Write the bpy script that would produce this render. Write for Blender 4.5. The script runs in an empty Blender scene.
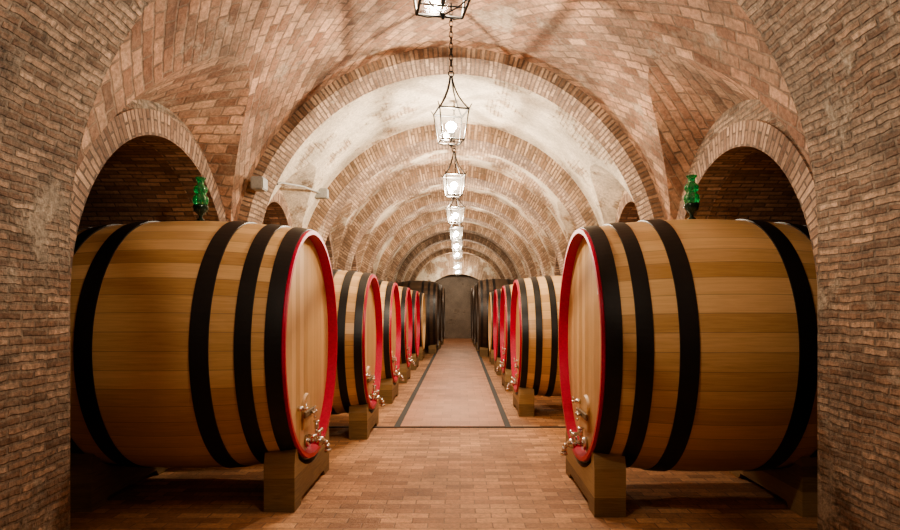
import bpy, bmesh, math, random
from mathutils import Vector, Matrix
random.seed(4)
CX=-0.11; R=2.65; Z0=2.30; YA=-4.0; YB=36.0
C=bpy.context.scene.collection
try:
    bpy.context.scene.view_settings.look='AgX - Medium High Contrast'
except Exception as e: print(e)

# ---------------------------------------------------------------- helpers
def new_obj(name, me, mats=(), parent=None, loc=None, kind=None, label=None, cat=None, group=None):
    o=bpy.data.objects.new(name, me); C.objects.link(o)
    if me is not None:
        for m in mats:
            if m.name not in [x.name for x in me.materials if x]: me.materials.append(m)
    if parent: o.parent=parent
    if loc is not None: o.location=loc
    if kind: o["kind"]=kind
    if label: o["label"]=label
    if cat: o["category"]=cat
    if group: o["group"]=group
    return o
def finish(bm,name,smooth=False):
    bmesh.ops.recalc_face_normals(bm,faces=bm.faces[:])
    me=bpy.data.meshes.new(name); bm.to_mesh(me); bm.free()
    if smooth:
        for p in me.polygons: p.use_smooth=True
    return me
def add_box(bm,x0,x1,y0,y1,z0,z1):
    r=bmesh.ops.create_cube(bm,size=1)
    for v in r['verts']:
        v.co.x=x0 if v.co.x<0 else x1; v.co.y=y0 if v.co.y<0 else y1; v.co.z=z0 if v.co.z<0 else z1
    return r['verts']
def add_rod(bm,a,b,r,seg=8,r2=None):
    a=Vector(a);b=Vector(b);d=b-a
    res=bmesh.ops.create_cone(bm,cap_ends=True,segments=seg,radius1=r,radius2=r if r2 is None else r2,depth=d.length)
    M=Matrix.Translation((a+b)/2)@d.to_track_quat('Z','Y').to_matrix().to_4x4()
    bmesh.ops.transform(bm,matrix=M,verts=res['verts'])
def add_tube(bm,pts,r,seg=8):
    for a,b in zip(pts[:-1],pts[1:]): add_rod(bm,a,b,r,seg)
def add_torus(bm,M,R1,r,n=16,m=6):
    vs=[[bm.verts.new(M@Vector(((R1+r*math.cos(2*math.pi*j/m))*math.cos(2*math.pi*i/n),(R1+r*math.cos(2*math.pi*j/m))*math.sin(2*math.pi*i/n),r*math.sin(2*math.pi*j/m)))) for j in range(m)] for i in range(n)]
    for i in range(n):
        for j in range(m):
            bm.faces.new((vs[i][j],vs[(i+1)%n][j],vs[(i+1)%n][(j+1)%m],vs[i][(j+1)%m]))
def lathe(name,prof,seg=96,axis='x',closed=False,ucount=1,smooth=True,cap=False,cy=0,cz=0,smooth_ang=None):
    bm=bmesh.new(); uvl=bm.loops.layers.uv.new('UVMap')
    rings=[]
    for a,r in prof:
        ring=[]
        for i in range(seg):
            t=2*math.pi*i/seg
            if axis=='x': co=(a,cy+r*math.cos(t),cz+r*math.sin(t))
            else: co=(cy+r*math.cos(t),cz+r*math.sin(t),a)
            ring.append(bm.verts.new(co))
        rings.append(ring)
    n=len(prof); last=n if closed else n-1
    for k in range(last):
        A=rings[k];B=rings[(k+1)%n]
        for i in range(seg):
            j=(i+1)%seg
            f=bm.faces.new((A[i],A[j],B[j],B[i])); f.smooth=smooth
            us=[i,i+1,i+1,i]; vs=[prof[k][0],prof[k][0],prof[(k+1)%n][0],prof[(k+1)%n][0]]
            for l,u,v in zip(f.loops,us,vs): l[uvl].uv=(u/seg*ucount,v)
    if cap:
        for ring in (rings[0],rings[-1]):
            try: bm.faces.new(ring)
            except: pass
    return finish(bm,name)

# ---------------------------------------------------------------- materials
def nt(name):
    m=bpy.data.materials.new(name); m.use_nodes=True
    t=m.node_tree; b=t.nodes['Principled BSDF']; return m,t,b
def plain(name,col,rough=.5,metal=0,bump=0,bscale=40,var=.15):
    m,t,b=nt(name); N=t.nodes;L=t.links
    b.inputs['Roughness'].default_value=rough; b.inputs['Metallic'].default_value=metal
    tc=N.new('ShaderNodeTexCoord'); no=N.new('ShaderNodeTexNoise'); no.inputs['Scale'].default_value=bscale; no.inputs['Detail'].default_value=5
    L.new(tc.outputs['Object'],no.inputs['Vector'])
    cr=N.new('ShaderNodeValToRGB'); c=Vector(col)
    cr.color_ramp.elements[0].color=(*(c*(1-var)),1); cr.color_ramp.elements[1].color=(*(c*(1+var)),1)
    cr.color_ramp.elements[0].position=.3; cr.color_ramp.elements[1].position=.7
    L.new(no.outputs[0],cr.inputs[0]); L.new(cr.outputs[0],b.inputs['Base Color'])
    if bump:
        bp=N.new('ShaderNodeBump'); bp.inputs['Strength'].default_value=bump; bp.inputs['Distance'].default_value=.01
        L.new(no.outputs[0],bp.inputs['Height']); L.new(bp.outputs[0],b.inputs['Normal'])
    return m
def brick_mat(name,c1,c2,mortar,bw,bh,ms=.008,rot=0,plaster=None,pthr=.6,coord='UV',rough=.85,bump=.8,warp=.010,dirt=.45,offset=.5,fine=.5,cvar=.5,mottle=(.72,1.25),msm=.45,tint=None,tamt=.6):
    m,t,b=nt(name); N=t.nodes;L=t.links
    b.inputs['Roughness'].default_value=rough
    tc=N.new('ShaderNodeTexCoord'); mp=N.new('ShaderNodeMapping'); mp.inputs['Rotation'].default_value=(0,0,rot)
    def noise(scale,det=5,ro=.6,loc=None):
        n=N.new('ShaderNodeTexNoise'); n.inputs['Scale'].default_value=scale; n.inputs['Detail'].default_value=det; n.inputs['Roughness'].default_value=ro
        if loc:
            q=N.new('ShaderNodeMapping'); q.inputs['Location'].default_value=loc; L.new(tc.outputs['Object'],q.inputs[0]); L.new(q.outputs[0],n.inputs['Vector'])
        else: L.new(tc.outputs['Object'],n.inputs['Vector'])
        return n
    prev=tc.outputs[coord]
    for sc_,am in ((1.1,warp*3),(9,warp*1.8*fine*2)):
        nw=noise(sc_,3)
        sub=N.new('ShaderNodeVectorMath'); sub.operation='SUBTRACT'; sub.inputs[1].default_value=(.5,.5,.5)
        sc=N.new('ShaderNodeVectorMath'); sc.operation='SCALE'; sc.inputs['Scale'].default_value=am
        ad=N.new('ShaderNodeVectorMath'); ad.operation='ADD'
        L.new(nw.outputs['Color'],sub.inputs[0]); L.new(sub.outputs[0],sc.inputs[0]); L.new(prev,ad.inputs[0]); L.new(sc.outputs[0],ad.inputs[1]); prev=ad.outputs[0]
    L.new(prev,mp.inputs['Vector'])
    def brick(ca,cb,cm):
        br=N.new('ShaderNodeTexBrick'); br.offset=offset
        br.inputs['Color1'].default_value=(*ca,1); br.inputs['Color2'].default_value=(*cb,1); br.inputs['Mortar'].default_value=(*cm,1)
        br.inputs['Scale'].default_value=1; br.inputs['Brick Width'].default_value=bw; br.inputs['Row Height'].default_value=bh
        br.inputs['Mortar Size'].default_value=ms; br.inputs['Mortar Smooth'].default_value=msm
        L.new(mp.outputs[0],br.inputs['Vector']); return br
    br=brick(c1,c2,mortar)
    bid=brick((0,0,0),(1,1,1),(.5,.5,.5))
    wr=N.new('ShaderNodeMapRange'); wr.inputs[3].default_value=1-cvar*.55; wr.inputs[4].default_value=1+cvar*.45; L.new(bid.outputs['Color'],wr.inputs[0])
    n1=noise(1.3,8,.65); n2=noise(26,6,.7)
    r1=N.new('ShaderNodeMapRange'); r1.inputs[1].default_value=.3; r1.inputs[2].default_value=.7; r1.inputs[3].default_value=1-dirt; r1.inputs[4].default_value=1+dirt*.6
    L.new(n1.outputs[0],r1.inputs[0])
    r2=N.new('ShaderNodeMapRange'); r2.inputs[1].default_value=.3; r2.inputs[2].default_value=.7; r2.inputs[3].default_value=mottle[0]; r2.inputs[4].default_value=mottle[1]
    L.new(n2.outputs[0],r2.inputs[0])
    mu=N.new('ShaderNodeMath'); mu.operation='MULTIPLY'; L.new(r1.outputs[0],mu.inputs[0]); L.new(r2.outputs[0],mu.inputs[1])
    mu2=N.new('ShaderNodeMath'); mu2.operation='MULTIPLY'; L.new(mu.outputs[0],mu2.inputs[0]); L.new(wr.outputs[0],mu2.inputs[1])
    base=br.outputs['Color']
    if tint:
        nt_=noise(2.4,7,.7,(3.1,5.7,1.9)); tr_=N.new('ShaderNodeMapRange'); tr_.inputs[1].default_value=.42; tr_.inputs[2].default_value=.64; tr_.inputs[4].default_value=tamt
        L.new(nt_.outputs[0],tr_.inputs[0])
        tm=N.new('ShaderNodeMix'); tm.data_type='RGBA'; tm.inputs[7].default_value=(*tint,1); L.new(tr_.outputs[0],tm.inputs[0]); L.new(base,tm.inputs[6]); base=tm.outputs[2]
    vm=N.new('ShaderNodeVectorMath'); vm.operation='SCALE'; L.new(base,vm.inputs[0]); L.new(mu2.outputs[0],vm.inputs['Scale'])
    col=vm.outputs[0]
    hm=N.new('ShaderNodeMath'); hm.operation='MULTIPLY_ADD'; hm.inputs[1].default_value=-1.0; L.new(br.outputs['Fac'],hm.inputs[0]); 
    hs=N.new('ShaderNodeMath'); hs.operation='MULTIPLY'; hs.inputs[1].default_value=1.1; L.new(n2.outputs[0],hs.inputs[0]); L.new(hs.outputs[0],hm.inputs[2])
    h0=N.new('ShaderNodeMath'); h0.operation='MULTIPLY_ADD'; h0.inputs[1].default_value=.6; L.new(wr.outputs[0],h0.inputs[0]); L.new(hm.outputs[0],h0.inputs[2])
    h=h0.outputs[0]
    if plaster:
        n3=noise(1.1,9,.68,(7.3,2.1,4.4))
        rr=N.new('ShaderNodeMapRange'); rr.inputs[1].default_value=pthr-.035; rr.inputs[2].default_value=pthr+.035; L.new(n3.outputs[0],rr.inputs[0])
        sc3=N.new('ShaderNodeVectorMath'); sc3.operation='SCALE'; sc3.inputs[0].default_value=plaster; L.new(mu.outputs[0],sc3.inputs['Scale'])
        mx=N.new('ShaderNodeMix'); mx.data_type='RGBA'; L.new(rr.outputs[0],mx.inputs[0]); L.new(col,mx.inputs[6]); L.new(sc3.outputs[0],mx.inputs[7]); col=mx.outputs[2]
        pa=N.new('ShaderNodeMath'); pa.operation='ADD'; pa.inputs[1].default_value=.9; L.new(hs.outputs[0],pa.inputs[0])
        mh=N.new('ShaderNodeMix'); L.new(rr.outputs[0],mh.inputs[0]); L.new(h,mh.inputs[2]); L.new(pa.outputs[0],mh.inputs[3]); h=mh.outputs[0]
    L.new(col,b.inputs['Base Color'])
    bp=N.new('ShaderNodeBump'); bp.inputs['Strength'].default_value=bump; bp.inputs['Distance'].default_value=.018
    L.new(h,bp.inputs['Height']); L.new(bp.outputs[0],b.inputs['Normal'])
    return m
def wood_mat(name,ca,cb,rough=.38,line=.035,gs=1.0,ld=.6,pv=.38):
    m,t,b=nt(name); N=t.nodes;L=t.links
    tc=N.new('ShaderNodeTexCoord'); sp=N.new('ShaderNodeSeparateXYZ'); L.new(tc.outputs['UV'],sp.inputs[0])
    fl=N.new('ShaderNodeMath'); fl.operation='FLOOR'; L.new(sp.outputs[0],fl.inputs[0])
    wn=N.new('ShaderNodeTexWhiteNoise'); wn.noise_dimensions='1D'; L.new(fl.outputs[0],wn.inputs['W'])
    pp=N.new('ShaderNodeMath'); pp.operation='PINGPONG'; pp.inputs[1].default_value=.5; L.new(sp.outputs[0],pp.inputs[0])
    ln=N.new('ShaderNodeMapRange'); ln.inputs[1].default_value=0; ln.inputs[2].default_value=line; ln.inputs[3].default_value=ld; ln.inputs[4].default_value=1; L.new(pp.outputs[0],ln.inputs[0])
    cb2=N.new('ShaderNodeCombineXYZ')
    m1=N.new('ShaderNodeMath'); m1.operation='MULTIPLY'; m1.inputs[1].default_value=4.2*gs; L.new(sp.outputs[0],m1.inputs[0])
    m2=N.new('ShaderNodeMath'); m2.operation='MULTIPLY'; m2.inputs[1].default_value=1.1*gs; L.new(sp.outputs[1],m2.inputs[0])
    m3=N.new('ShaderNodeMath'); m3.operation='MULTIPLY'; m3.inputs[1].default_value=37; L.new(wn.outputs[0],m3.inputs[0])
    L.new(m1.outputs[0],cb2.inputs[0]); L.new(m2.outputs[0],cb2.inputs[1]); L.new(m3.outputs[0],cb2.inputs[2])
    g=N.new('ShaderNodeTexNoise'); g.inputs['Scale'].default_value=2.2; g.inputs['Detail'].default_value=9; g.inputs['Roughness'].default_value=.65; g.inputs['Distortion'].default_value=.8
    L.new(cb2.outputs[0],g.inputs['Vector'])
    s=N.new('ShaderNodeMath'); s.operation='MULTIPLY_ADD'; s.inputs[1].default_value=pv; L.new(wn.outputs[0],s.inputs[0])
    g2=N.new('ShaderNodeMath'); g2.operation='MULTIPLY'; g2.inputs[1].default_value=1-pv; L.new(g.outputs[0],g2.inputs[0]); L.new(g2.outputs[0],s.inputs[2])
    cr=N.new('ShaderNodeValToRGB'); cr.color_ramp.elements[0].color=(*ca,1); cr.color_ramp.elements[1].color=(*cb,1); cr.color_ramp.elements[0].position=.22; cr.color_ramp.elements[1].position=.72
    L.new(s.outputs[0],cr.inputs[0])
    vm=N.new('ShaderNodeVectorMath'); vm.operation='SCALE'; L.new(cr.outputs[0],vm.inputs[0]); L.new(ln.outputs[0],vm.inputs['Scale'])
    L.new(vm.outputs[0],b.inputs['Base Color']); b.inputs['Roughness'].default_value=rough
    bp=N.new('ShaderNodeBump'); bp.inputs['Strength'].default_value=.25; bp.inputs['Distance'].default_value=.004
    ah=N.new('ShaderNodeMath'); ah.operation='MULTIPLY_ADD'; ah.inputs[1].default_value=.3; L.new(g.outputs[0],ah.inputs[0]); L.new(ln.outputs[0],ah.inputs[2])
    L.new(ah.outputs[0],bp.inputs['Height']); L.new(bp.outputs[0],b.inputs['Normal'])
    return m

M_wall=brick_mat('brick_wall',(.35,.205,.13),(.51,.35,.245),(.32,.245,.18),.23,.052,.012,plaster=(.47,.39,.30),pthr=.57,mottle=(.42,1.45),dirt=.48,warp=.019,bump=1.0,cvar=.6,tint=(.38,.30,.225),tamt=.7)
M_tile=brick_mat('vault_tile',(.43,.215,.13),(.60,.37,.25),(.35,.235,.165),.23,.11,.012,rot=math.radians(42),dirt=.55,warp=.019,plaster=(.54,.42,.315),pthr=.60,cvar=.6,tint=(.46,.34,.245),tamt=.65,mottle=(.6,1.3))
M_plaster=brick_mat('vault_plaster',(.54,.40,.28),(.63,.50,.37),(.44,.345,.26),.26,.062,.012,plaster=(.78,.69,.56),pthr=.43,dirt=.45,bump=.9,warp=.014,mottle=(.66,1.22))
M_vbrick=brick_mat('vault_brick',(.46,.295,.19),(.59,.42,.295),(.33,.25,.185),.26,.062,.012,plaster=(.70,.60,.47),pthr=.53,dirt=.42,cvar=.45,warp=.013)
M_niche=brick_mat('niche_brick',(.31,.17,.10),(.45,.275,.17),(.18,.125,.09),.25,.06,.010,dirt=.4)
M_rib=brick_mat('rib_brick',(.40,.245,.155),(.55,.385,.265),(.26,.19,.14),.26,.060,.013,plaster=(.60,.50,.38),pthr=.62,dirt=.45,cvar=.55,warp=.013)
M_ring=brick_mat('ring_brick',(.36,.215,.145),(.52,.36,.255),(.22,.16,.12),.24,.065,.011,dirt=.4,cvar=.6,warp=.013)
M_end=brick_mat('end_wall',(.25,.19,.14),(.30,.235,.18),(.22,.17,.13),.28,.07,.01,plaster=(.29,.23,.18),pthr=.4,dirt=.3)
M_floor=brick_mat('floor_tile',(.45,.215,.10),(.60,.325,.16),(.31,.175,.10),.27,.125,.007,coord='Object',rough=.7,bump=.4,warp=.005,dirt=.38,cvar=.35,mottle=(.7,1.25))
M_aisle=brick_mat('aisle_tile',(.50,.24,.135),(.56,.29,.17),(.38,.20,.125),.30,.30,.006,coord='Object',rough=.6,bump=.2,warp=.002,dirt=.2,cvar=.15,mottle=(.88,1.12))
M_strip=plain('stone_strip',(.04,.04,.037),.7)
M_oak=wood_mat('oak_stave',(.48,.27,.108),(.82,.555,.285),rough=.32,line=.03,ld=.52,pv=.38)
M_head=wood_mat('oak_head',(.44,.26,.105),(.70,.475,.25),rough=.45,ld=.55)
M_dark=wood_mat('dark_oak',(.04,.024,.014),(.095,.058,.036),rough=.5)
M_cradle=wood_mat('cradle_wood',(.14,.085,.034),(.40,.265,.125),rough=.7,line=.0001,gs=1.8)
M_hoop=plain('hoop_black',(.008,.008,.009),.42,.0,var=.2)
M_red=plain('chime_red',(.50,.004,.048),.42)
M_chrome=plain('chrome',(.75,.74,.72),.18,1.0,var=.05)
M_iron=plain('black_iron',(.02,.018,.016),.45,.6)
M_white=plain('paper_white',(.75,.73,.68),.6)
M_grey=plain('grey_plastic',(.32,.32,.30),.5)
def green_glass():
    m,t,b=nt('green_glass'); b.inputs['Base Color'].default_value=(.04,.68,.26,1); b.inputs['Roughness'].default_value=.02
    b.inputs['Transmission Weight'].default_value=.85; b.inputs['Coat Weight'].default_value=1; b.inputs['IOR'].default_value=1.5; return m
M_green=green_glass()
M_dkglass=plain('dark_glass',(.01,.03,.018),.08)
def pane():
    m,t,b=nt('lantern_glass'); N=t.nodes;L=t.links; N.remove(b); o=N['Material Output']
    tr=N.new('ShaderNodeBsdfTransparent'); gl=N.new('ShaderNodeBsdfGlossy'); gl.inputs['Roughness'].default_value=.15
    tl=N.new('ShaderNodeBsdfTranslucent'); tl.inputs['Color'].default_value=(.9,.9,.85,1)
    a=N.new('ShaderNodeMixShader'); a.inputs[0].default_value=.04; c=N.new('ShaderNodeMixShader'); 
    nz=N.new('ShaderNodeTexNoise'); nz.inputs['Scale'].default_value=30; mr=N.new('ShaderNodeMapRange'); mr.inputs[1].default_value=.4;mr.inputs[2].default_value=.7;mr.inputs[3].default_value=.003;mr.inputs[4].default_value=.014
    L.new(nz.outputs[0],mr.inputs[0]); L.new(mr.outputs[0],c.inputs[0])
    L.new(tr.outputs[0],a.inputs[1]); L.new(gl.outputs[0],a.inputs[2]); L.new(a.outputs[0],c.inputs[1]); L.new(tl.outputs[0],c.inputs[2]); L.new(c.outputs[0],o.inputs[0]); return m
M_pane=pane()
def bulbm():
    m,t,b=nt('bulb_glow'); N=t.nodes;L=t.links; N.remove(b); o=N['Material Output']
    tr=N.new('ShaderNodeBsdfTransparent'); em=N.new('ShaderNodeEmission'); em.inputs['Color'].default_value=(1,.94,.84,1); em.inputs['Strength'].default_value=80
    a=N.new('ShaderNodeAddShader'); L.new(tr.outputs[0],a.inputs[0]); L.new(em.outputs[0],a.inputs[1]); L.new(a.outputs[0],o.inputs[0]); return m
M_bulb=bulbm()

# ---------------------------------------------------------------- shell
def profile(Rr,n=96,zb=-.2,z0=None):
    z0=Z0 if z0 is None else z0
    pts=[(CX-Rr,zb),(CX-Rr,z0)]
    for i in range(1,n): 
        a=math.pi-math.pi*i/n; pts.append((CX+Rr*math.cos(a),z0+Rr*math.sin(a)))
    pts+=[(CX+Rr,z0),(CX+Rr,zb)]
    return pts
def extrude_xz(pts,y0,y1,name):
    bm=bmesh.new()
    A=[bm.verts.new((x,y0,z)) for x,z in pts]; B=[bm.verts.new((x,y1,z)) for x,z in pts]
    n=len(pts)
    for i in range(n): bm.faces.new((A[i],A[(i+1)%n],B[(i+1)%n],B[i]))
    bm.faces.new(A); bm.faces.new(B)
    return finish(bm,name)
def extrude_yz(pts,x0,x1,name,dz=0):
    bm=bmesh.new()
    A=[bm.verts.new((x0,y,z)) for y,z in pts]; B=[bm.verts.new((x1,y,z+dz)) for y,z in pts]
    n=len(pts)
    for i in range(n): bm.faces.new((A[i],A[(i+1)%n],B[(i+1)%n],B[i]))
    bm.faces.new(A); bm.faces.new(B)
    return finish(bm,name)
BAY=3.15
niches=[]; luns=[]
for k in range(0,9):
    if k==0: luns.append((5.97,1.66,2.02,.60,.7))
    else: luns.append(((9.50 if k==1 else 9.615)+BAY*(k-1),1.10,2.52,.55,1.1))
    for sx in (-1,1):
        if k==0: niches.append((5.98,1.55,1.84 if sx<0 else 1.74,4.7,sx))
        else: niches.append(((9.46 if k==1 else 9.615)+BAY*(k-1),.90,2.48,3.5,sx))
def niche_pts(yc,h,zs,n=40,zb=-.2):
    p=[(yc-h,zb),(yc-h,zs)]
    for i in range(1,n):
        a=math.pi-math.pi*i/n; p.append((yc+h*math.cos(a),zs+h*math.sin(a)))
    p+=[(yc+h,zs),(yc+h,zb)]
    return p
RW=R+.008
def arc_s(x,z):
    if z<=Z0: return z if x<CX else -(z)+2*Z0+math.pi*R
    a=math.atan2(z-Z0,x-CX); return Z0+(math.pi-a)*R
cut_t=extrude_xz(profile(R),YA-1,YB+1,'cut_t')
def carve(name,x0,x1,z0,z1,mat0):
    bm=bmesh.new(); add_box(bm,x0,x1,YA,YB,z0,z1); me=finish(bm,name)
    o=new_obj(name,me,kind='structure')
    cuts=[cut_t]
    if name=='ceiling':
        for (yc,r,zs,sl,xe) in luns:
            for sx in (-1,1):
                cuts.append(extrude_yz(niche_pts(yc,r,zs,48,1.6),CX+sx*RW,CX+sx*xe,'lun',dz=sl*(RW-xe)))
    for yc,h,zs,dp,sx in niches:
        a=CX+sx*1.9; b=CX+sx*dp
        if yc>8: a=CX+sx*2.3
        if max(a,b)<x0 or min(a,b)>x1: continue
        cuts.append(extrude_yz(niche_pts(yc,h,zs),min(a,b),max(a,b),'cn'))
    for c in cuts:
        co=bpy.data.objects.new('cutter',c); C.objects.link(co)
        md=o.modifiers.new('b','BOOLEAN'); md.operation='DIFFERENCE'; md.solver='EXACT'; md.object=co
        dg=bpy.context.evaluated_depsgraph_get(); dg.update()
        nm=bpy.data.meshes.new_from_object(o.evaluated_get(dg))
        o.modifiers.clear(); o.data=nm; bpy.data.objects.remove(co)
    bm=bmesh.new(); bm.from_mesh(o.data)
    for yy in (8.02,11.17):
        bmesh.ops.bisect_plane(bm,geom=bm.verts[:]+bm.edges[:]+bm.faces[:],plane_co=(0,yy,0),plane_no=(0,1,0))
    uvl=bm.loops.layers.uv.verify()
    for f in bm.faces:
        n=f.normal; c=f.calc_center_median()
        rr=math.hypot(c.x-CX,c.z-Z0) if c.z>Z0 else abs(c.x-CX)
        onv=abs(rr-R)<.03 and abs(n.y)<.3
        if onv and c.z>Z0:
            rad=Vector((c.x-CX,0,c.z-Z0)).normalized(); onv=abs(rad.dot(n))>.985
        sd=-1 if c.x<CX else 1
        near=min([q for q in niches if q[4]==sd],key=lambda q:abs(c.y-q[0]))
        nl=min(luns,key=lambda q:abs(c.y-q[0]))
        lun=(not onv) and abs(c.x-CX)<RW+.004 and abs(c.y-nl[0])<nl[1]+.05 and c.z<5.2
        for l in f.loops:
            p=l.vert.co
            if onv: uv=(p.y,arc_s(p.x,p.z))
            elif lun and abs(n.x)<=.8:
                zc=nl[2]+nl[3]*(RW-abs(p.x-CX)); uv=(p.x,math.atan2(p.z-zc,p.y-nl[0])*nl[1])
            elif abs(n.y)>.9: uv=(p.x,p.z)
            elif abs(n.x)>.7: uv=(p.y,p.z)
            elif c.z>near[2]: uv=(p.x,math.atan2(p.z-near[2],p.y-near[0])*near[1])
            else: uv=(p.x,p.z)
            l[uvl].uv=uv
        if onv or lun:
            if lun and abs(n.x)>.8: f.material_index=0 if c.y<8.02 else 3
            elif name=='ceiling': f.material_index=1 if c.y<8.02 else (2 if c.y<11.17 else 3)
            else: f.material_index=0 if c.y<8.02 else 3
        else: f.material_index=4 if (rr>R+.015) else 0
        f.smooth=False
    nm=bpy.data.meshes.new(name); bm.to_mesh(nm); bm.free(); 
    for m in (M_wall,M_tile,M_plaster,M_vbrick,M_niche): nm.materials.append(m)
    o.data=nm; return o
o=carve('wall_left',-6,CX,0,Z0,0)
o["label"]="old brick cellar side wall with arched niches"
o=carve('wall_right',CX,6,0,Z0,0)
o["label"]="old brick cellar side wall with arched niches"
o=carve('ceiling',-6,6,Z0,5.7,0)
o["label"]="brick barrel vault of the wine cellar"
bm=bmesh.new(); add_box(bm,-6,6,YA,YB+.3,-.2,0); new_obj('floor',finish(bm,'floor'),[M_floor],kind='structure',label="terracotta brick paved cellar floor")
def uvbox(me):
    bm=bmesh.new(); bm.from_mesh(me); u=bm.loops.layers.uv.verify()
    for f in bm.faces:
        for l in f.loops: l[u].uv=(l.vert.co.x+l.vert.co.y,l.vert.co.z)
    bm.to_mesh(me); bm.free()
bm=bmesh.new(); add_box(bm,-6,6,YB,YB+.3,0,5.7); me=finish(bm,'wall_back'); uvbox(me); new_obj('wall_back',me,[M_end],kind='structure',label="grey-brown end wall of the cellar")
bm=bmesh.new(); add_box(bm,-6,6,YA-.3,YA,0,5.7); me=finish(bm,'wall_front'); uvbox(me); new_obj('wall_front',me,[M_wall],kind='structure',label="brick cellar wall")

trim_n=0
def trim(me,mats,label):
    global trim_n; trim_n+=1
    return new_obj('trim_%d'%trim_n,me,mats,kind='structure',label=label)
def rib(y0,y1,t,mat,Ri=None,zi=None):
    bm=bmesh.new(); uvl=bm.loops.layers.uv.new('UVMap')
    Pi=profile(R-t if Ri is None else Ri,96,0,zi); Po=profile(R+.04,96,0)
    S=[0]
    for a,b in zip(Po[:-1],Po[1:]): S.append(S[-1]+math.hypot(b[0]-a[0],b[1]-a[1]))
    V=[[bm.verts.new((P[i][0],y,P[i][1])) for i in range(len(Pi))] for P,y in ((Po,y0),(Pi,y0),(Pi,y1),(Po,y1))]
    U=[-t,0,y1-y0,y1-y0+t]
    for k in range(3):
        for i in range(len(Pi)-1):
            f=bm.faces.new((V[k][i],V[k][i+1],V[k+1][i+1],V[k+1][i]))
            for l,u,s in zip(f.loops,(U[k],U[k],U[k+1],U[k+1]),(S[i],S[i+1],S[i+1],S[i])): l[uvl].uv=(u,s)
    return trim(finish(bm,'rib'),[mat],"projecting brick transverse arch across the vault")
rib(2.9,4.3,.10,M_wall)
for k in range(9):
    t=.12 if k==0 else .25
    if k==0: rib(7.64,8.20,t,M_rib)
    else:
        # arch crown projects deeply, legs stay slim: elliptical intrados
        rib(7.64+BAY*k,8.40+BAY*k,t,M_rib,Ri=R-.17,zi=Z0-.09)
rib(34.3,35.0,.45,M_vbrick,2.15,1.45)
def vx(z,off): 
    rr=R-off
    if z<=Z0: return rr
    q=rr*rr-(z-Z0)**2
    return math.sqrt(max(q,0.01))
def ring(yc,h,zs,w,sx,th=.03,flat=True):
    bm=bmesh.new(); uvl=bm.loops.layers.uv.new('UVMap')
    n=48; rad=[h-.012]+[h+w*j/6 for j in range(1,7)]
    X=(lambda z,o: RW-o) if flat else vx
    G=[]
    for i in range(n+1):
        t=math.pi*i/n; row=[]
        for j,r in enumerate(rad):
            y=yc+r*math.cos(t); z=zs+r*math.sin(t)
            row.append((bm.verts.new((CX+sx*X(z,th),y,z)),r,t*(h+w/2)))
        G.append(row)
    inn=[];out=[]
    for i in range(n+1):
        t=math.pi*i/n
        for lst,r,dd in ((inn,h-.012,-.25),(out,h+w,-.02)):
            y=yc+r*math.cos(t); z=zs+r*math.sin(t); lst.append((bm.verts.new((CX+sx*(X(z,0)-dd),y,z)),r-abs(dd) if dd<-.1 else r+.03,t*(h+w/2)))
    def quad(a,b,c,d):
        f=bm.faces.new((a[0],b[0],c[0],d[0]))
        for l,q in zip(f.loops,(a,b,c,d)): l[uvl].uv=(q[1]-h,q[2])
    for i in range(n):
        for j in range(len(rad)-1): quad(G[i][j],G[i+1][j],G[i+1][j+1],G[i][j+1])
        quad(inn[i],inn[i+1],G[i+1][0],G[i][0]); quad(G[i][-1],G[i+1][-1],out[i+1],out[i])
    trim(finish(bm,'ring'),[M_ring],"brick voussoir ring around the arched niche")
for k,(yc,h,zs,dp,sx) in enumerate(niches): ring(yc,h,zs,.21 if k<2 else .16,sx,th=.02)
Y0=9.45
bm=bmesh.new(); add_box(bm,-.90,.675,Y0+.05,YB,0,.006); new_obj('floor_aisle',finish(bm,'fa'),[M_aisle],kind='structure',label="pinkish terracotta tiled central aisle")
for a,b,c,d in ((-.99,-.90,Y0,YB),(.675,.765,Y0,YB),(-2.5,2.3,Y0-.06,Y0)):
    bm=bmesh.new(); add_box(bm,a,b,c,d,0,.01); trim(finish(bm,'strip'),[M_strip],"dark stone strip set in the floor")

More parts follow.
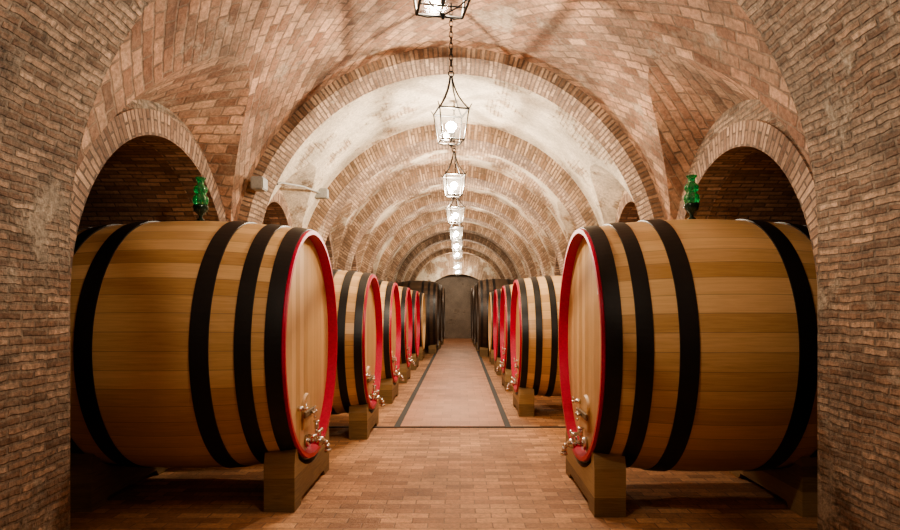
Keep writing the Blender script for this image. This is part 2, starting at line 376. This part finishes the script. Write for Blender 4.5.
# ---------------------------------------------------------------- barrels
cache={}
def barrel_meshes(key,Rh,Rb,L,nst,hoops,wood,headm,chm):
    if key in cache: return cache[key]
    def r(x): 
        q=(-x-L/2)/(L/2); return Rb-(Rb-Rh)*q*q
    n=28; e=.020; dp=.10
    prof=[(-e-(L-2*e)*i/n, r(-e-(L-2*e)*i/n)) for i in range(n+1)]
    D={}
    D['staves']=(lathe('staves',prof,120,ucount=nst),wood)
    for nm,s,x0 in (('f',1,0),('b',-1,-L)):
        pr=[(x0,Rh+.002),(x0-s*e,r(-e)+.004),(x0-s*(dp+.02),Rh-.012),(x0-s*(dp+.02),Rh-.046),(x0,Rh-.038)]
        D['rim_'+nm]=(lathe('rim',pr,120,closed=True,smooth=False),chm)
        bm=bmesh.new(); uvl=bm.loops.layers.uv.new('UVMap')
        rh=Rh-.040; xs=x0-s*dp
        vs=[bm.verts.new((xs,rh*math.cos(2*math.pi*i/96),rh*math.sin(2*math.pi*i/96))) for i in range(96)]
        f1=bm.faces.new(vs); ret=bmesh.ops.extrude_face_region(bm,geom=[f1])
        for v in ret['geom']:
            if isinstance(v,bmesh.types.BMVert): v.co.x-=s*.03
        for f in bm.faces:
            for l in f.loops: l[uvl].uv=(l.vert.co.y/.15+20.5,l.vert.co.z)
        D['head_'+nm]=(finish(bm,'head'),headm)
    D['hoops']=[]
    for t,w in hoops:
        a=-t+w/2; b=-t-w/2; k=.012; m=-t
        pr=[(a,r(a)-.01),(a,r(a)+k),(m,r(m)+k),(b,r(b)+k),(b,r(b)-.01)]
        D['hoops'].append(lathe('hoop',pr,120,closed=True,smooth=False))
    cache[key]=D; return D
def fittings():
    if 'fit' in cache: return cache['fit']
    F={}
    bm=bmesh.new(); uvl=bm.loops.layers.uv.new('UVMap')
    pts=[(-.17,-.15),(.17,-.15),(.17,.06)]+[(.17*math.cos(a),.06+.13*math.sin(a)) for a in [math.pi*i/14 for i in range(1,14)]]+[(-.17,.06)]
    A=[bm.verts.new((0,y,z)) for y,z in pts]; B=[bm.verts.new((.025,y*.94,z*.94)) for y,z in pts]; n=len(pts)
    for i in range(n): bm.faces.new((A[i],A[(i+1)%n],B[(i+1)%n],B[i]))
    bm.faces.new(A); bm.faces.new(B)
    for f in bm.faces:
        for l in f.loops: l[uvl].uv=(l.vert.co.y/.13+.3,l.vert.co.z)
    F['hatch']=(finish(bm,'hatch'),M_head)
    bm=bmesh.new(); uvl=bm.loops.layers.uv.new('UVMap'); add_box(bm,.026,.05,-.20,.20,-.03,.03)
    bmesh.ops.bevel(bm,geom=bm.edges[:],offset=.006,segments=1,affect='EDGES')
    F['crossbar']=(finish(bm,'crossbar'),M_cradle)
    bm=bmesh.new(); add_rod(bm,(.048,0,0),(.10,0,0),.014,12); add_rod(bm,(.09,-.05,0),(.09,.05,0),.008,8); add_rod(bm,(.09,0,-.05),(.09,0,.05),.008,8)
    for q in ((.09,-.05,0),(.09,.05,0),(.09,0,-.05),(.09,0,.05)):
        bmesh.ops.create_uvsphere(bm,u_segments=10,v_segments=6,radius=.014,matrix=Matrix.Translation(q))
    F['clamp_screw']=(finish(bm,'screw',True),M_chrome)
    def sc(bm,k):
        for v in bm.verts: v.co*=k
    bm=bmesh.new()
    add_rod(bm,(-.02,0,0),(.02,0,0),.06,20); add_rod(bm,(.02,0,0),(.13,0,0),.03,14)
    bmesh.ops.create_uvsphere(bm,u_segments=16,v_segments=10,radius=.05,matrix=Matrix.Translation((.12,0,0)))
    add_tube(bm,[(.12,0,0),(.17,0,-.005),(.195,0,-.03),(.20,0,-.08)],.024,12); add_rod(bm,(.20,0,-.08),(.20,0,-.11),.034,14)
    add_tube(bm,[(.06,0,0),(.06,.10,.02),(.06,.12,.12)],.014,8); add_rod(bm,(.06,.12,.10),(.06,.12,.17),.022,10)
    add_tube(bm,[(.06,0,0),(.06,-.10,.02),(.07,-.12,.06)],.014,8); add_rod(bm,(.03,-.12,.07),(.12,-.12,.07),.02,10)
    add_rod(bm,(.06,.12,.17),(.06,.12,.18),.035,12)
    F['tap']=(finish(bm,'tap',True),M_chrome)
    bm=bmesh.new(); add_rod(bm,(.12,0,.03),(.12,0,.10),.012,10); add_rod(bm,(.12,-.07,.10),(.12,.07,.10),.012,8)
    for s in(-1,1): bmesh.ops.create_uvsphere(bm,u_segments=10,v_segments=6,radius=.02,matrix=Matrix.Translation((.12,.07*s,.10)))
    F['tap_handle']=(finish(bm,'taph',True),M_chrome)
    bm=bmesh.new(); add_rod(bm,(-.02,0,0),(.05,0,0),.03,14); add_rod(bm,(.05,0,0),(.10,0,0),.016,10); add_rod(bm,(.085,0,-.02),(.085,0,.07),.010,8)
    sc(bm,.8); F['sampling_valve']=(finish(bm,'sv',True),M_chrome)
    cache['fit']=F; return F
def barrel(key,X,y,zc,flip,Rh,Rb,L,nst,hoops,wood,headm,chm,label,group,fit=True,tag=False,rough=True):
    D=barrel_meshes(key,Rh,Rb,L,nst,hoops,wood,headm,chm)
    base=bpy.data.objects.new('wine_barrel',None); C.objects.link(base); base.empty_display_size=.2
    base.location=(X,y,zc-Rb)
    if flip: base.rotation_euler=(0,0,math.pi)
    base["label"]=label; base["category"]="barrel"; base["group"]=group
    def part(nm,me,mat,loc=(0,0,Rb),par=None,label=None):
        o=new_obj(nm,me,[mat],parent=par or base,loc=loc)
        if label:o["label"]=label
        return o
    part('staves',*D['staves'])
    for s in 'fb':
        part('barrel_head',*D['head_'+s]); 
        part('rim',*D['rim_'+s])
    for h in D['hoops']: part('hoop',h,M_hoop)
    if fit:
        F=fittings(); xh=-.10
        hz=Rb-Rh+.42
        ht=part('hatch',*F['hatch'],loc=(xh,0,hz))
        part('crossbar',*F['crossbar'],loc=(0,0,0),par=ht); part('clamp_screw',*F['clamp_screw'],loc=(0,0,0),par=ht)
        tp=part('tap',*F['tap'],loc=(xh+.02,0,Rb-Rh+.135),label="chrome tap")
        part('handle',*F['tap_handle'],loc=(0,0,0),par=tp)
        part('sampling_valve',*F['sampling_valve'],loc=(xh+.01,-.30,Rb-Rh+.50))
    if tag:
        bm=bmesh.new(); add_box(bm,0,.006,-.05,.05,-.08,.08)
        part('paper_tag',finish(bm,'tag'),M_white,loc=(xh,.0+.55,Rb+.55))
    return base
def cradle(X,y,w,half,ztop,zc,rad,flip,label,group):
    bm=bmesh.new(); uvl=bm.loops.layers.uv.new('UVMap')
    def prism(pts,x0,x1,off):
        A=[bm.verts.new((x0,p[0],p[1])) for p in pts]; B=[bm.verts.new((x1,p[0],p[1])) for p in pts]; n=len(pts)
        fs=[bm.faces.new((A[i],A[(i+1)%n],B[(i+1)%n],B[i])) for i in range(n)]+[bm.faces.new(A),bm.faces.new(B)]
        for f in fs:
            for l in f.loops:
                c=l.vert.co; l[uvl].uv=(c.z/.22+.1+X+off,c.y+c.x)
    ang=math.asin(min(.99,(half-.14)/rad)); n=20
    pts=[(-half,0),(-half+.22,0),(-half+.27,.06),(half-.27,.06),(half-.22,0),(half,0),(half,ztop*.72),(half-.03,ztop-.06),(half-.09,ztop)]
    for i in range(n+1):
        a=ang-2*ang*i/n; pts.append((rad*math.sin(a),zc-rad*math.cos(a)))
    pts+=[(-half+.09,ztop),(-half+.03,ztop-.06),(-half,ztop*.72)]
    prism(pts,0,-w,0)
    me=finish(bm,'cradle')
    o=new_obj('barrel_cradle',me,[M_cradle],loc=(X,y,0),label=label,cat="barrel stand",group=group)
    if flip: o.rotation_euler=(0,0,math.pi)
    return o
LB=2.28; RHB=1.105; RBB=1.20
HB=[(.092,.13),(.33,.13),(.67,.15),(1.60,.15),(1.95,.13),(2.188,.13)]
ZB=1.8-.357
def rb(t,Rh,Rb,L): q=(t-L/2)/(L/2); return Rb-(Rb-Rh)*q*q
for X,y,fl in ((-1.43,6.25,False),(1.13,6.12,True)):
    barrel('big',X,y,ZB,fl,RHB,RBB,LB,48,HB,M_oak,M_head,M_red,"large honey oak wine barrel with black hoops and red rim","large oak barrels at the cellar entrance",tag=fl)
    sx=1 if fl else -1
    for t in (.02,1.80):
        rad=max(rb(t,RHB,RBB,LB),rb(t+.30,RHB,RBB,LB))+.014
        cradle(X+sx*t,y,.27,.73,.57,ZB,rad,fl,"brown wooden cradle block carrying a large barrel","wooden barrel cradles")
LS=1.48; RHS=.965; RBS=1.04
HS=[(.085,.10),(.30,.10),(.54,.10),(.94,.10),(1.18,.10),(1.395,.10)]
ZS=1.30
rows=[(-1.24,y,False) for y in (9.15,12.3,15.45,18.6,21.75)]+[(.95,y,True) for y in (10.95,14.05,17.15,20.25)]
for X,y,fl in rows:
    far = y>20
    barrel('small' if not far else 'smalld',X,y,ZS,fl,RHS,RBS,LS,42,HS,M_oak,M_head,M_red if not far else M_head,
        "honey oak wine barrel with black hoops and red rim" if not far else "oak wine barrel with black hoops","oak barrels lining the aisle",fit=y<16)
    sx=1 if fl else -1
    for t in (.02,1.16):
        rad=max(rb(t,RHS,RBS,LS),rb(t+.28,RHS,RBS,LS))+.014
        cradle(X+sx*t,y,.25,.60,.50,ZS,rad,fl,"brown wooden cradle block carrying a barrel","wooden barrel cradles")
HD=[(.11,.08),(.32,.08),(.56,.08),(1.1,.08),(1.35,.08)]
for X,y,fl in ((-.86,24.8,False),(-.80,27.7,False),(-.76,30.6,False),(.66,23.3,True),(.62,26.2,True),(.58,29.1,True),(.56,32.0,True)):
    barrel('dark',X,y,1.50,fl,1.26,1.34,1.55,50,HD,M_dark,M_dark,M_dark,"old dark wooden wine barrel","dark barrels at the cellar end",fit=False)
    sx=1 if fl else -1
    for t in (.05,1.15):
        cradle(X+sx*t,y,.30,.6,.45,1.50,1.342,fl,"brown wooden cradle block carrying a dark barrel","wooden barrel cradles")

def airlock(X,y,z):
    base=bpy.data.objects.new('glass_airlock',None); C.objects.link(base); base.location=(X,y,z)
    base["label"]="green glass fermentation airlock standing on a barrel bung"; base["category"]="airlock"; base["group"]="glass airlocks on the large barrels"
    a=lathe('cup',[(0,.035),(.02,.04),(.035,.02),(.055,.016),(.075,.03),(.105,.062),(.155,.074),(.165,.07),(.15,.062),(.12,.052),(.09,.02)],32,axis='z',cap=True)
    new_obj('cup',a,[M_dkglass],parent=base,loc=(0,0,0))
    # vessel: swelling bowl, waist, second bulb, neck with flared lip
    pr=[(.12,.03),(.15,.050),(.18,.068),(.21,.076),(.24,.070),(.262,.052),(.272,.046),(.285,.054),(.305,.066),(.33,.066),(.352,.050),(.366,.034),(.385,.030),(.41,.034),(.425,.048),(.435,.052),(.44,.040),(.445,.01)]
    b=lathe('bell',pr,48,axis='z',cap=True)
    for v in b.vertices:
        t=math.atan2(v.co.y,v.co.x); k=1+.07*math.cos(8*t); v.co.x*=k; v.co.y*=k
    new_obj('glass_bell',b,[M_green],parent=base,loc=(0,0,0))
    return base
airlock(-1.43-1.13,6.22,ZB+RBB-.004); airlock(1.13+1.12,6.12,ZB+RBB-.004)

# ---------------------------------------------------------------- lanterns
def build_lantern_meshes(k=1.0):
    bm=bmesh.new(); wt=.165; wb=.122; r=.0075
    zt=.165; zb=-.165
    ct=[(sx*wt,sy*wt,zt) for sx,sy in((1,1),(-1,1),(-1,-1),(1,-1))]; cbm=[(sx*wb,sy*wb,zb) for sx,sy in((1,1),(-1,1),(-1,-1),(1,-1))]
    for i in range(4):
        add_rod(bm,ct[i],ct[(i+1)%4],.011); add_rod(bm,cbm[i],cbm[(i+1)%4],r); add_rod(bm,ct[i],cbm[i],r)
        pts=[]
        for q in range(13):
            s=q/12; f=.35*(1-s)+.65*(1-s)**2.4
            pts.append((ct[i][0]*(f*.95+.05),ct[i][1]*(f*.95+.05),zt+.40*s))
        add_tube(bm,pts,.0085,6)
        ds=Vector(cbm[i]); add_tube(bm,[ds,Vector((ds.x*.55,ds.y*.55,zb-.035)),Vector((0,0,zb-.05))],.004,6)
        add_rod(bm,ct[i],(ct[i][0]*1.16,ct[i][1]*1.16,zt+.05),.005,6)
    add_rod(bm,(0,0,zb-.07),(0,0,zb-.04),.008,8)
    add_rod(bm,(0,0,zb),(0,0,zb+.08),.010,8); 
    add_rod(bm,(-wb,0,zb),(wb,0,zb),.004,6); add_rod(bm,(0,-wb,zb),(0,wb,zb),.004,6)
    add_rod(bm,(0,0,zb+.08),(0,0,zb+.095),.03,12)
    add_rod(bm,(0,0,zt+.37),(0,0,zt+.405),.028,12,.012)
    frame=finish(bm,'frame')
    bm=bmesh.new()
    for i in range(4):
        q=[Vector(p) for p in (ct[i],ct[(i+1)%4],cbm[(i+1)%4],cbm[i])]; bm.faces.new([bm.verts.new(p*.985) for p in q])
    glass=finish(bm,'panes')
    bm=bmesh.new(); bmesh.ops.create_uvsphere(bm,u_segments=20,v_segments=12,radius=.062)
    for v in bm.verts:
        if v.co.z<-.015: v.co.x*=.75; v.co.y*=.75
    bulb=finish(bm,'bulb',True)
    for me in (frame,glass,bulb):
        for v in me.vertices: v.co*=k
    return frame,glass,bulb
LMS={1:build_lantern_meshes(1.05),0:build_lantern_meshes(.92)}
def chain_mesh(length,z0):
    bm=bmesh.new(); i=0
    add_torus(bm,Matrix.Translation((0,0,z0))@Matrix.Rotation(math.pi/2,4,'X'),.028,.006)
    z=z0+.025
    while z<length:
        M=Matrix.Translation((0,0,z+.03))@Matrix.Rotation(math.pi/2*(i%2),4,'Z')@Matrix.Rotation(math.pi/2,4,'X')@Matrix.Diagonal((.6,1.15,1,1))
        add_torus(bm,M,.033,.0055,12,5); z+=.058; i+=1
    return finish(bm,'chain')
ZL=3.66; ZL0=3.60; XL=-.092
crown=Z0+R
CH=chain_mesh(crown-ZL-.03,.545); CH2=chain_mesh(crown-ZL0-.13,.62)
def lamp(y,z,p,s=.012):
    l=bpy.data.lights.new('lantern_light','POINT'); l.energy=p; l.color=(1,.85,.66); l.shadow_soft_size=s
    lo=bpy.data.objects.new('lantern_light',l); C.objects.link(lo); lo.location=(XL,y,z); return lo
ys=[3.40]+[6.5+BAY*k for k in range(6)]+[28.6,33.2]  # the last lantern is an added one, hung there to brighten the far end
pw=[95,138,330,240,185,165,155,190,130]
for y,p in zip(ys,pw):
    near=y<5
    zl=ZL0 if near else ZL
    LF,LG,LBU=LMS[1 if near else 0]
    base=bpy.data.objects.new('hanging_lantern',None); C.objects.link(base); base.location=(XL,y,zl); base.rotation_euler=(0,0,math.radians(10 if near else 20+random.uniform(-12,12)))
    base["label"]="black wrought iron lantern with glass panes hanging on chain"; base["category"]="lantern"; base["group"]="lanterns hanging along the vault"
    new_obj('frame',LF,[M_iron],parent=base,loc=(0,0,0)); new_obj('glass_panes',LG,[M_pane],parent=base,loc=(0,0,0))
    new_obj('bulb',LBU,[M_bulb],parent=base,loc=(0,0,-.005)); new_obj('chain',CH2 if near else CH,[M_iron],parent=base,loc=(0,0,0))
    lamp(y,zl-.005,p,.008 if y<8 else .03)
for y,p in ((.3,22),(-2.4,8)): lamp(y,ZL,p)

def wallbox(name,X,y,z,sx,sy,sz,label,cat,mat):
    bm=bmesh.new(); add_box(bm,-sx/2,sx/2,-sy/2,sy/2,-sz/2,sz/2); bmesh.ops.bevel(bm,geom=bm.edges[:],offset=.012,segments=2,affect='EDGES')
    return new_obj(name,finish(bm,name),[mat],loc=(X,y,z),label=label,cat=cat)
wallbox('junction_box',-2.32,10.50,3.69,.24,.16,.16,"grey electrical junction box fixed to the vault","junction box",M_grey)
wallbox('wall_spotlight',-2.40,7.53,3.27,.15,.20,.15,"small grey box lamp on the brick arch","wall lamp",M_grey)
bm=bmesh.new(); add_tube(bm,[(-2.38,8.21,3.40),(-2.37,8.35,3.45),(-2.34,9.4,3.60),(-2.33,10.41,3.69)],.014,8)
new_obj('conduit',finish(bm,'conduit'),[M_grey],label="thin grey cable conduit running along the vault",cat="conduit")

w=bpy.data.worlds.new('W'); bpy.context.scene.world=w; w.use_nodes=True
w.node_tree.nodes['Background'].inputs[0].default_value=(.05,.04,.03,1)
cam=bpy.data.cameras.new('cam'); co=bpy.data.objects.new('camera',cam); C.objects.link(co)
co.location=(0,0,1.8); co.rotation_euler=(math.pi/2,0,0); cam.sensor_width=36; cam.lens=25.2
cam.shift_x=-10/900; cam.shift_y=42/900; cam.clip_start=.05
bpy.context.scene.camera=co
